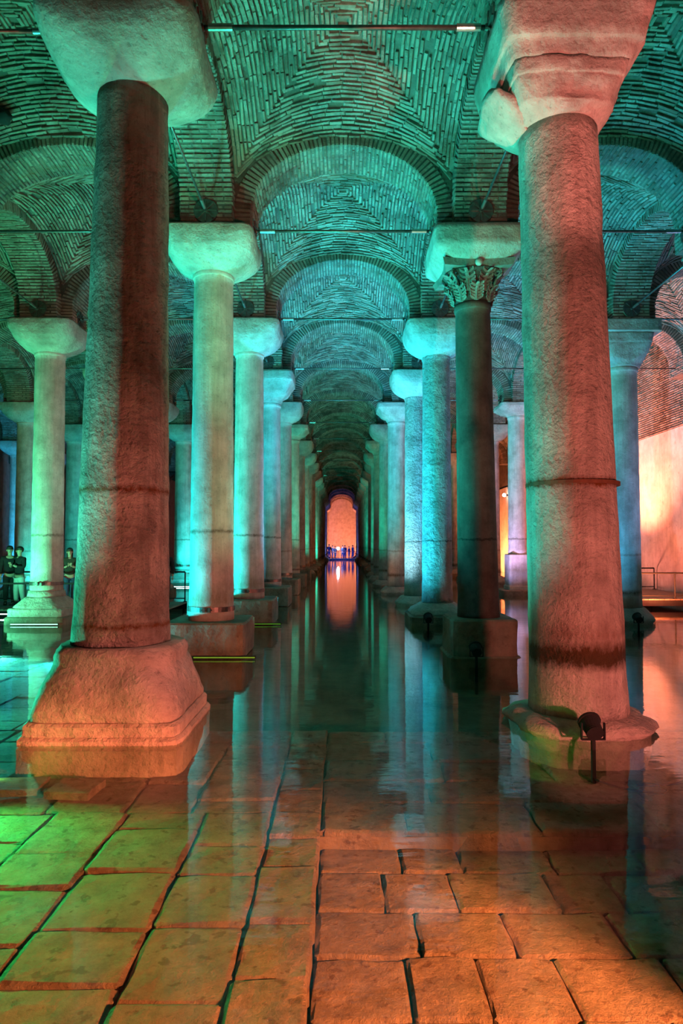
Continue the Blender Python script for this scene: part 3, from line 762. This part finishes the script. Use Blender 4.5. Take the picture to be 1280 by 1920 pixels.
# ------------------------------------------------------------------ walkways and handrails
def walkway(name, x0, x1, y0, y1, z, label, posts=1.4, rail_h=.95, sides=(1, 1), ends=()):
    t = empty(name, ((x0 + x1) / 2, (y0 + y1) / 2, 0), 0, label, 'walkway')
    lx, ly = x1 - x0, y1 - y0
    n = int(lx / .16); bm = bmesh.new(); box(bm, (0, 0, .04), (1 * .98, ly, .035)); bevel(bm, .004)
    first = None
    for k in range(n):
        if first is None:
            bm = bmesh.new(); box(bm, (0, 0, 0), (lx / n - .012, ly, .04)); first = obj('plank', bm, 'wood', t); o = first
        else: o = first.copy(); COL.objects.link(o)
        o.location = (-lx / 2 + (k + .5) * lx / n, 0, z - .02)
    bm = bmesh.new()
    for s in (-1, 1): box(bm, (0, s * (ly / 2 - .05), z - .13), (lx, .08, .18))
    tag(obj('side_beam', bm, 'black', t), kind=None)
    m = int(lx / 2.4); 
    for k in range(m + 1):
        for s in (-1, 1):
            bm = bmesh.new(); tube(bm, (-lx / 2 + .1 + k * (lx - .2) / max(m, 1), s * (ly / 2 - .06), FL + .05), (-lx / 2 + .1 + k * (lx - .2) / max(m, 1), s * (ly / 2 - .06), z - .05), .035, 8); obj('support', bm, 'black', t)
    return t
def handrail(pts, z, h, label, mid=True, gap=1.3):
    a, b = Vector((*pts[0], z)), Vector((*pts[1], z)); L = (b - a).length
    t = empty('handrail', (a + b) / 2, math.atan2(b.y - a.y, b.x - a.x), label, 'handrail', 'black handrails of the walkways')
    bm = bmesh.new(); tube(bm, (-L / 2, 0, h), (L / 2, 0, h), .026, 8); obj('top_rail', bm, 'black', t)
    if mid: bm = bmesh.new(); tube(bm, (-L / 2, 0, h * .12), (L / 2, 0, h * .12), .016, 8); obj('lower_rail', bm, 'black', t)
    n = max(1, round(L / gap)); first = None
    for k in range(n + 1):
        if first is None:
            bm = bmesh.new(); tube(bm, (0, 0, 0), (0, 0, h), .022, 8); box(bm, (0, 0, .01), (.1, .1, .02)); first = obj('post', bm, 'black', t); o = first
        else: o = first.copy(); COL.objects.link(o)
        o.location = (-L / 2 + k * L / n, 0, 0)
    return t
walkway('walkway', -18.0, -4.9, 18.3, 20.8, .2, 'timber walkway behind the green stained column, people standing on it')
handrail(((-18, 18.36), (-4.95, 18.36)), .2, .72, 'low dark handrail in front of the two standing people')
handrail(((-18, 20.7), (-4.95, 20.7)), .2, .95, 'dark handrail behind the two standing people')
walkway('walkway', 8.9, 11.9, 20.4, 25.0, .32, 'timber walkway under the orange wall')
handrail(((8.95, 20.46), (11.9, 20.46)), .32, .80, 'black handrail on the near edge of the walkway under the orange wall')
handrail(((8.95, 24.9), (11.9, 24.9)), .32, .80, 'black handrail on the rear edge of the walkway under the orange wall')
walkway('walkway', -4.4, 4.4, 86.5, 89.0, .2, 'far walkway crossing the central aisle with silhouetted people')
handrail(((-4.3, 86.56), (4.3, 86.56)), .2, .95, 'thin handrail of the far walkway with silhouetted people')

# ------------------------------------------------------------------ lamps you can see
def floodlight(x, y, label, z=.12, rz=0):
    t = empty('floodlight', (x, y, 0), rz, label, 'lamp', 'black floodlights at the column feet')
    bm = bmesh.new(); tube(bm, (0, 0, FL + .08), (0, 0, z), .025, 8); obj('post', bm, 'black', t)
    bm = bmesh.new(); m = Matrix.Translation((0, .02, z + .09)) @ Matrix.Rotation(-1.1, 4, 'X')
    bmesh.ops.create_cone(bm, cap_ends=True, segments=20, radius1=.075, radius2=.10, depth=.17, matrix=m)
    bmesh.ops.create_cone(bm, cap_ends=True, segments=20, radius1=.112, radius2=.112, depth=.025, matrix=m @ Matrix.Translation((0, 0, .085)))
    for k in range(5): bmesh.ops.create_cone(bm, cap_ends=True, segments=16, radius1=.085, radius2=.085, depth=.008, matrix=m @ Matrix.Translation((0, 0, -.085 + k * .022)))
    obj('housing', bm, 'black', t)
    bm = bmesh.new(); bmesh.ops.create_cone(bm, cap_ends=True, segments=20, radius1=.095, radius2=.095, depth=.012, matrix=m @ Matrix.Translation((0, 0, .096))); obj('lens', bm, 'glass_lens', t)
    bm = bmesh.new()
    for s in (-1, 1): box(bm, (s * .112, 0, z + .06), (.012, .035, .16))
    box(bm, (0, 0, z - .02), (.23, .035, .012)); obj('bracket', bm, 'black', t)
    return t
FLD = floodlight(2.46, 6.45, 'black floodlight on a post before the salmon-red column foot')
copy_tree(FLD, (2.30, 11.20, 0), label='black floodlight before the square block of the dark leafy-capital column')
copy_tree(FLD, (2.12, 16.0, 0), label='black floodlight before the bell foot of the pitted turquoise column')
copy_tree(FLD, (6.55, 16.1, 0), label='black floodlight before the blue-grey column, the one toward the central aisle')
copy_tree(FLD, (7.25, 16.0, 0), label='black floodlight before the blue-grey column, the one toward the orange wall')
# cable loop under water
def cable(pts, r, label):
    bm = bmesh.new()
    q = [Vector(p) for p in pts]; path = []
    for k in range(len(q) - 1):
        p0, p1, p2, p3 = q[max(k - 1, 0)], q[k], q[k + 1], q[min(k + 2, len(q) - 1)]
        for i in range(6):
            t = i / 6; path.append(.5 * ((2 * p1) + (p2 - p0) * t + (2 * p0 - 5 * p1 + 4 * p2 - p3) * t * t + (3 * p1 - p0 - 3 * p2 + p3) * t ** 3))
    path.append(q[-1]); rings = []
    for k, p in enumerate(path):
        d = (path[min(k + 1, len(path) - 1)] - path[max(k - 1, 0)]).normalized(); u = d.cross(Vector((0, 0, 1))).normalized(); v = u.cross(d)
        rings.append([bm.verts.new(p + (u * math.cos(a) + v * math.sin(a)) * r) for a in (0, PI / 3, 2 * PI / 3, PI, 4 * PI / 3, 5 * PI / 3)])
    for a, b in zip(rings, rings[1:]):
        for k in range(6): bm.faces.new((a[k], a[(k + 1) % 6], b[(k + 1) % 6], b[k]))
    return tag(obj('power_cable', bm, 'black', None, True), label, 'cable')
cable([(2.46, 6.40, -.27), (2.6, 6.2, -.27), (2.9, 6.05, -.27), (3.02, 6.15, -.27), (2.95, 6.3, -.27), (2.8, 6.25, -.27), (3.2, 6.3, -.27), (3.6, 6.6, -.27)], .009, 'thin black cable looping under water beside the salmon-red column')
def led(x, y, L, mat, label, rz=0, z=.035):
    t = empty('light_strip', (x, y, z), rz, label, 'light strip', 'light strips at the waterline')
    bm = bmesh.new(); box(bm, (0, .02, 0), (L, .03, .05)); obj('housing', bm, 'black', t)
    bm = bmesh.new(); box(bm, (0, -.003, 0), (L - .03, .016, .02)); obj('diffuser', bm, mat, t)
led(-2.05, 11.47, 1.1, 'lit_edge_green', 'added glowing strip for the green-lit waterline edge of the second block in the rough-tooled column row')  # emissive box in place of the block's green-lit edge
led(-2.05, 16.32, 1.1, 'lit_edge_green', 'added glowing strip for the green-lit waterline edge of the third block in the rough-tooled column row')  # same added glow for the next block's lit edge
led(-7.62, 16.25, 1.2, 'led_mint', 'mint light strip at the waterline of the green stained column base')
led(-7.55, 30.8, 1.4, 'led_cyan', 'white-cyan light strip under the turquoise glowing column')
led(-9.4, 18.2, 1.6, 'led_cyan', 'white-cyan light strip under the walkway edge by the two standing people', 0, .08)
t = empty('spotlight', (11.85, 47.0, 5.6), 0, 'small bright wall spotlight glowing on the distant orange wall', 'lamp')
bm = bmesh.new(); box(bm, (.06, 0, 0), (.2, .12, .12)); obj('housing', bm, 'black', t)
bm = bmesh.new(); bmesh.ops.create_icosphere(bm, subdivisions=2, radius=.13, matrix=Matrix.Translation((-.12, -.05, 0))); obj('bulb', bm, 'lamp_warm', t, True)
t = empty('spotlight', (-.45, 86.75, 1.55), 0, 'brilliant white lamp among the silhouetted people on the far walkway', 'lamp')
bm = bmesh.new(); tube(bm, (0, 0, -1.35), (0, 0, -.1), .03, 8); obj('post', bm, 'black', t)
bm = bmesh.new(); bmesh.ops.create_icosphere(bm, subdivisions=2, radius=.2); obj('bulb', bm, 'lamp_white', t, True)

# ------------------------------------------------------------------ loose slabs on the floor
for k, (x, y, a, b, rz, lab) in enumerate([(-3.05, 6.15, .55, .32, .1, 'flat loose slab under water, greener one at the edge of the view'), (-2.45, 6.1, .42, .36, -.1, 'flat loose slab under water below the bell base of the rough-tooled column')]):
    bm = bmesh.new(); box(bm, (0, 0, 0), (a, b, .07), .0); bmesh.ops.subdivide_edges(bm, edges=bm.edges[:], cuts=2); bevel(bm, .004)
    for v in bm.verts: v.co += Vector((noise.noise(v.co * 7), noise.noise(v.co * 7 + Vector((9, 0, 0))), 0)) * .015
    o = obj('loose_slab', bm, 'paving', None, False, (x, y, -.25)); o.rotation_euler = (0, 0, rz); tag(o, lab, 'slab')

# ------------------------------------------------------------------ people
def skin_obj(name, verts, edges, radii, mat, parent, root=0, sub=2):
    me = bpy.data.meshes.new(name); me.from_pydata([Vector(v) for v in verts], edges, []); me.materials.append(M[mat])
    o = bpy.data.objects.new(name, me); COL.objects.link(o); o.parent = parent
    md = o.modifiers.new('skin', 'SKIN'); md.use_smooth_shade = True
    sv = me.skin_vertices[0].data
    for k, r in enumerate(radii):
        rr = r if isinstance(r, tuple) else (r, r); sv[k].radius = rr; sv[k].use_root = (k == root)
    s = o.modifiers.new('smooth', 'SUBSURF'); s.levels = sub; s.render_levels = sub
    return o
def chain(V, E, Rr, pts, start=None):
    prev = start
    for (p, r) in pts:
        V.append(p); Rr.append(r); k = len(V) - 1
        if prev is not None: E.append((prev, k))
        prev = k
    return prev
def person(loc, rz, label, jacket, trousers, h=1.72, arms='down', bag=False, long_hair=False, stride=.05):
    s = h / 1.72
    t = empty('person', loc, rz, label, 'person', None); t.scale = (s, s, s)
    # body: pelvis, spine, neck, head, limbs (faces -y)
    V, E, Q = [], [], []
    V.append((0, 0, .90)); Q.append((.13, .10))
    ch = chain(V, E, Q, [((0, 0, 1.05), (.125, .09)), ((0, -.01, 1.25), (.15, .105)), ((0, 0, 1.38), (.13, .085)), ((0, .0, 1.45), .055), ((0, -.015, 1.52), .055), ((0, -.02, 1.60), (.078, .092)), ((0, -.02, 1.67), (.07, .085))], 0)
    chest = 3
    hands = []
    for sd in (-1, 1):
        if arms == 'down': P = [((sd * .17, 0, 1.38), .055), ((sd * .225, .01, 1.12), .045), ((sd * .235, -.05, .90), .034), ((sd * .235, -.075, .83), .03)]
        else: P = [((sd * .17, 0, 1.38), .055), ((sd * .23, -.02, 1.13), .045), ((sd * .12, -.22, 1.16), .034), ((sd * .06, -.26, 1.20), .03)]
        chain(V, E, Q, P, chest); hands.append((sd, Vector(P[-1][0]), (Vector(P[-1][0]) - Vector(P[-2][0])).normalized()))
        chain(V, E, Q, [((sd * .085, 0, .82), .09), ((sd * .09, -.02 + sd * stride * .5, .47), .058), ((sd * .095, .02 + sd * stride, .09), .04), ((sd * .10, -.05 + sd * stride, .045), .04), ((sd * .105, -.15 + sd * stride, .035), .034)], 0)
    skin_obj('body', V, E, Q, 'skin', t)
    # hands: palm and five fingers
    for sd, p, d in hands:
        V, E, Q = [p, p + d * .06], [(0, 1)], [(.032, .018), (.036, .016)]
        side = d.cross(Vector((1, 0, 0))).normalized() if arms == 'down' else Vector((0, 0, 1))
        for j in range(4):
            o_ = side * (j - 1.5) * .018; ln = (.030, .036, .033, .025)[j]
            chain(V, E, Q, [(p + d * .085 + o_, .009), (p + d * (.085 + ln) + o_ + Vector((-sd * .006, 0, 0)), .008), (p + d * (.085 + ln * 1.7) + o_ + Vector((-sd * .018, 0, 0)), .0075)], 1)
        chain(V, E, Q, [(p + d * .03 + side * -.035, .011), (p + d * .06 + side * -.055, .009)], 0)
        skin_obj('hand', V, E, Q, 'skin', t, 0, 1)
    bm = bmesh.new()
    bmesh.ops.create_cone(bm, cap_ends=True, segments=6, radius1=.018, radius2=.006, depth=.045, matrix=Matrix.Translation((0, -.115, 1.605)) @ Matrix.Rotation(.25, 4, 'X'))
    obj('nose', bm, 'skin', t, True)
    for sd in (-1, 1):
        bm = bmesh.new(); bmesh.ops.create_icosphere(bm, subdivisions=1, radius=.011, matrix=Matrix.Translation((sd * .032, -.102, 1.632))); obj('eye', bm, 'black', t, True)
        bm = bmesh.new(); bmesh.ops.create_icosphere(bm, subdivisions=2, radius=1, matrix=Matrix.Translation((sd * .082, -.01, 1.61)) @ Matrix.Diagonal((.012, .022, .034, 1))); obj('ear', bm, 'skin', t, True)
    bm = bmesh.new(); bmesh.ops.create_icosphere(bm, subdivisions=1, radius=1, matrix=Matrix.Translation((0, -.105, 1.557)) @ Matrix.Diagonal((.026, .008, .007, 1))); obj('mouth', bm, 'rust', t, True)
    # hair cap
    bm = bmesh.new(); bmesh.ops.create_icosphere(bm, subdivisions=3, radius=1, matrix=Matrix.Translation((0, .005, 1.655)) @ Matrix.Diagonal((.098, .108, .10, 1)))
    for v in bm.verts:
        if v.co.y < -.02 and v.co.z < 1.675: v.co.y = max(v.co.y, -.06 + (1.675 - v.co.z))
        if long_hair and v.co.z < 1.64 and v.co.y > 0: v.co.z -= .20; v.co.x *= .9
    obj('hair', bm, 'hair', t, True)
    # jacket and trousers
    V, E, Q = [(0, 0, .86)], [], [(.165, .125)]
    chain(V, E, Q, [((0, 0, 1.05), (.16, .12)), ((0, -.01, 1.25), (.178, .13)), ((0, 0, 1.38), (.15, .105)), ((0, 0, 1.455), (.075, .07))], 0)
    for sd in (-1, 1):
        P = [((sd * .18, 0, 1.38), .075), ((sd * .235, .01, 1.12), .066), ((sd * .24, -.05, .90), .05)] if arms == 'down' else [((sd * .18, 0, 1.38), .075), ((sd * .24, -.02, 1.13), .066), ((sd * .13, -.21, 1.155), .05)]
        chain(V, E, Q, P, 3)
    skin_obj('jacket', V, E, Q, jacket, t)
    V, E, Q = [(0, 0, .92)], [], [(.15, .115)]
    for sd in (-1, 1):
        chain(V, E, Q, [((sd * .085, 0, .80), .112), ((sd * .092, -.02 + sd * stride * .5, .47), .08), ((sd * .097, .02 + sd * stride, .12), .062)], 0)
    skin_obj('trousers', V, E, Q, trousers, t)
    for sd in (-1, 1):
        bm = loft([(0, .05, .14, 2.6, sd * .103, -.06 + sd * stride), (.04, .05, .14, 2.6, sd * .103, -.06 + sd * stride), (.075, .045, .085, 2.2, sd * .10, -.01 + sd * stride), (.12, .042, .05, 2, sd * .097, .02 + sd * stride)], 16, 0, 1, 0, 2)
        obj('shoe', bm, 'black', t, True)
    if bag:
        bm = bmesh.new(); box(bm, (.0, -.17, 1.0), (.24, .10, .18)); bevel(bm, .03, 2); obj('bag', bm, 'cloth_dark', t, True)
    return t
person((-9.95, 19.6, .212), .5, 'person in long black coat beside person with pale trousers', 'cloth_black', 'cloth_black', 1.74)
person((-9.55, 19.4, .212), -.5, 'person in dark jacket and pale trousers on the walkway', 'cloth_black', 'cloth_pale', 1.72, arms='bent')
person((-8.15, 19.6, .212), .4, 'person in dark olive jacket standing just behind the rough-tooled column', 'cloth_dark', 'cloth_blue', 1.68, arms='bent', long_hair=True)
person((-8.95, 19.8, .212), -.4, 'person in black mostly hidden behind the green stained column', 'cloth_black', 'cloth_black', 1.66)
person((-5.35, 19.8, .212), .2, 'person in black peeking out between the rough-tooled column and the smooth cyan column', 'cloth_black', 'cloth_black', 1.70)
FP = person((-1.65, 87.6, .212), .0, 'tiny blue silhouetted person at the end of the far walkway, tallest of them', 'cloth_blue', 'cloth_blue', 1.86)
for x, yy, rz, lab in [(-1.2, 87.2, 1.2, 'second tiny blue silhouetted person along the far walkway from the tallest one'), (-.85, 87.9, .6, 'third tiny blue silhouetted person along the far walkway, touching the white lamp'), (.15, 87.3, -.4, 'fourth tiny blue silhouetted person along the far walkway, just past the white lamp'), (.45, 87.7, .3, 'fifth tiny blue silhouetted person along the far walkway'), (1.0, 87.2, 1.0, 'sixth tiny blue silhouetted person along the far walkway'), (1.5, 87.6, 2.0, 'last tiny blue silhouetted person along the far walkway, opposite end from the tallest')]:
    o = copy_tree(FP, (x, yy, .212), rz, label=lab); sc = R.uniform(.9, 1.03); o.scale = (sc, sc, sc)
person((8.0, 29.6, .0), .3, 'tiny dark person by the tall square pedestal column', 'cloth_black', 'cloth_black', 1.70)
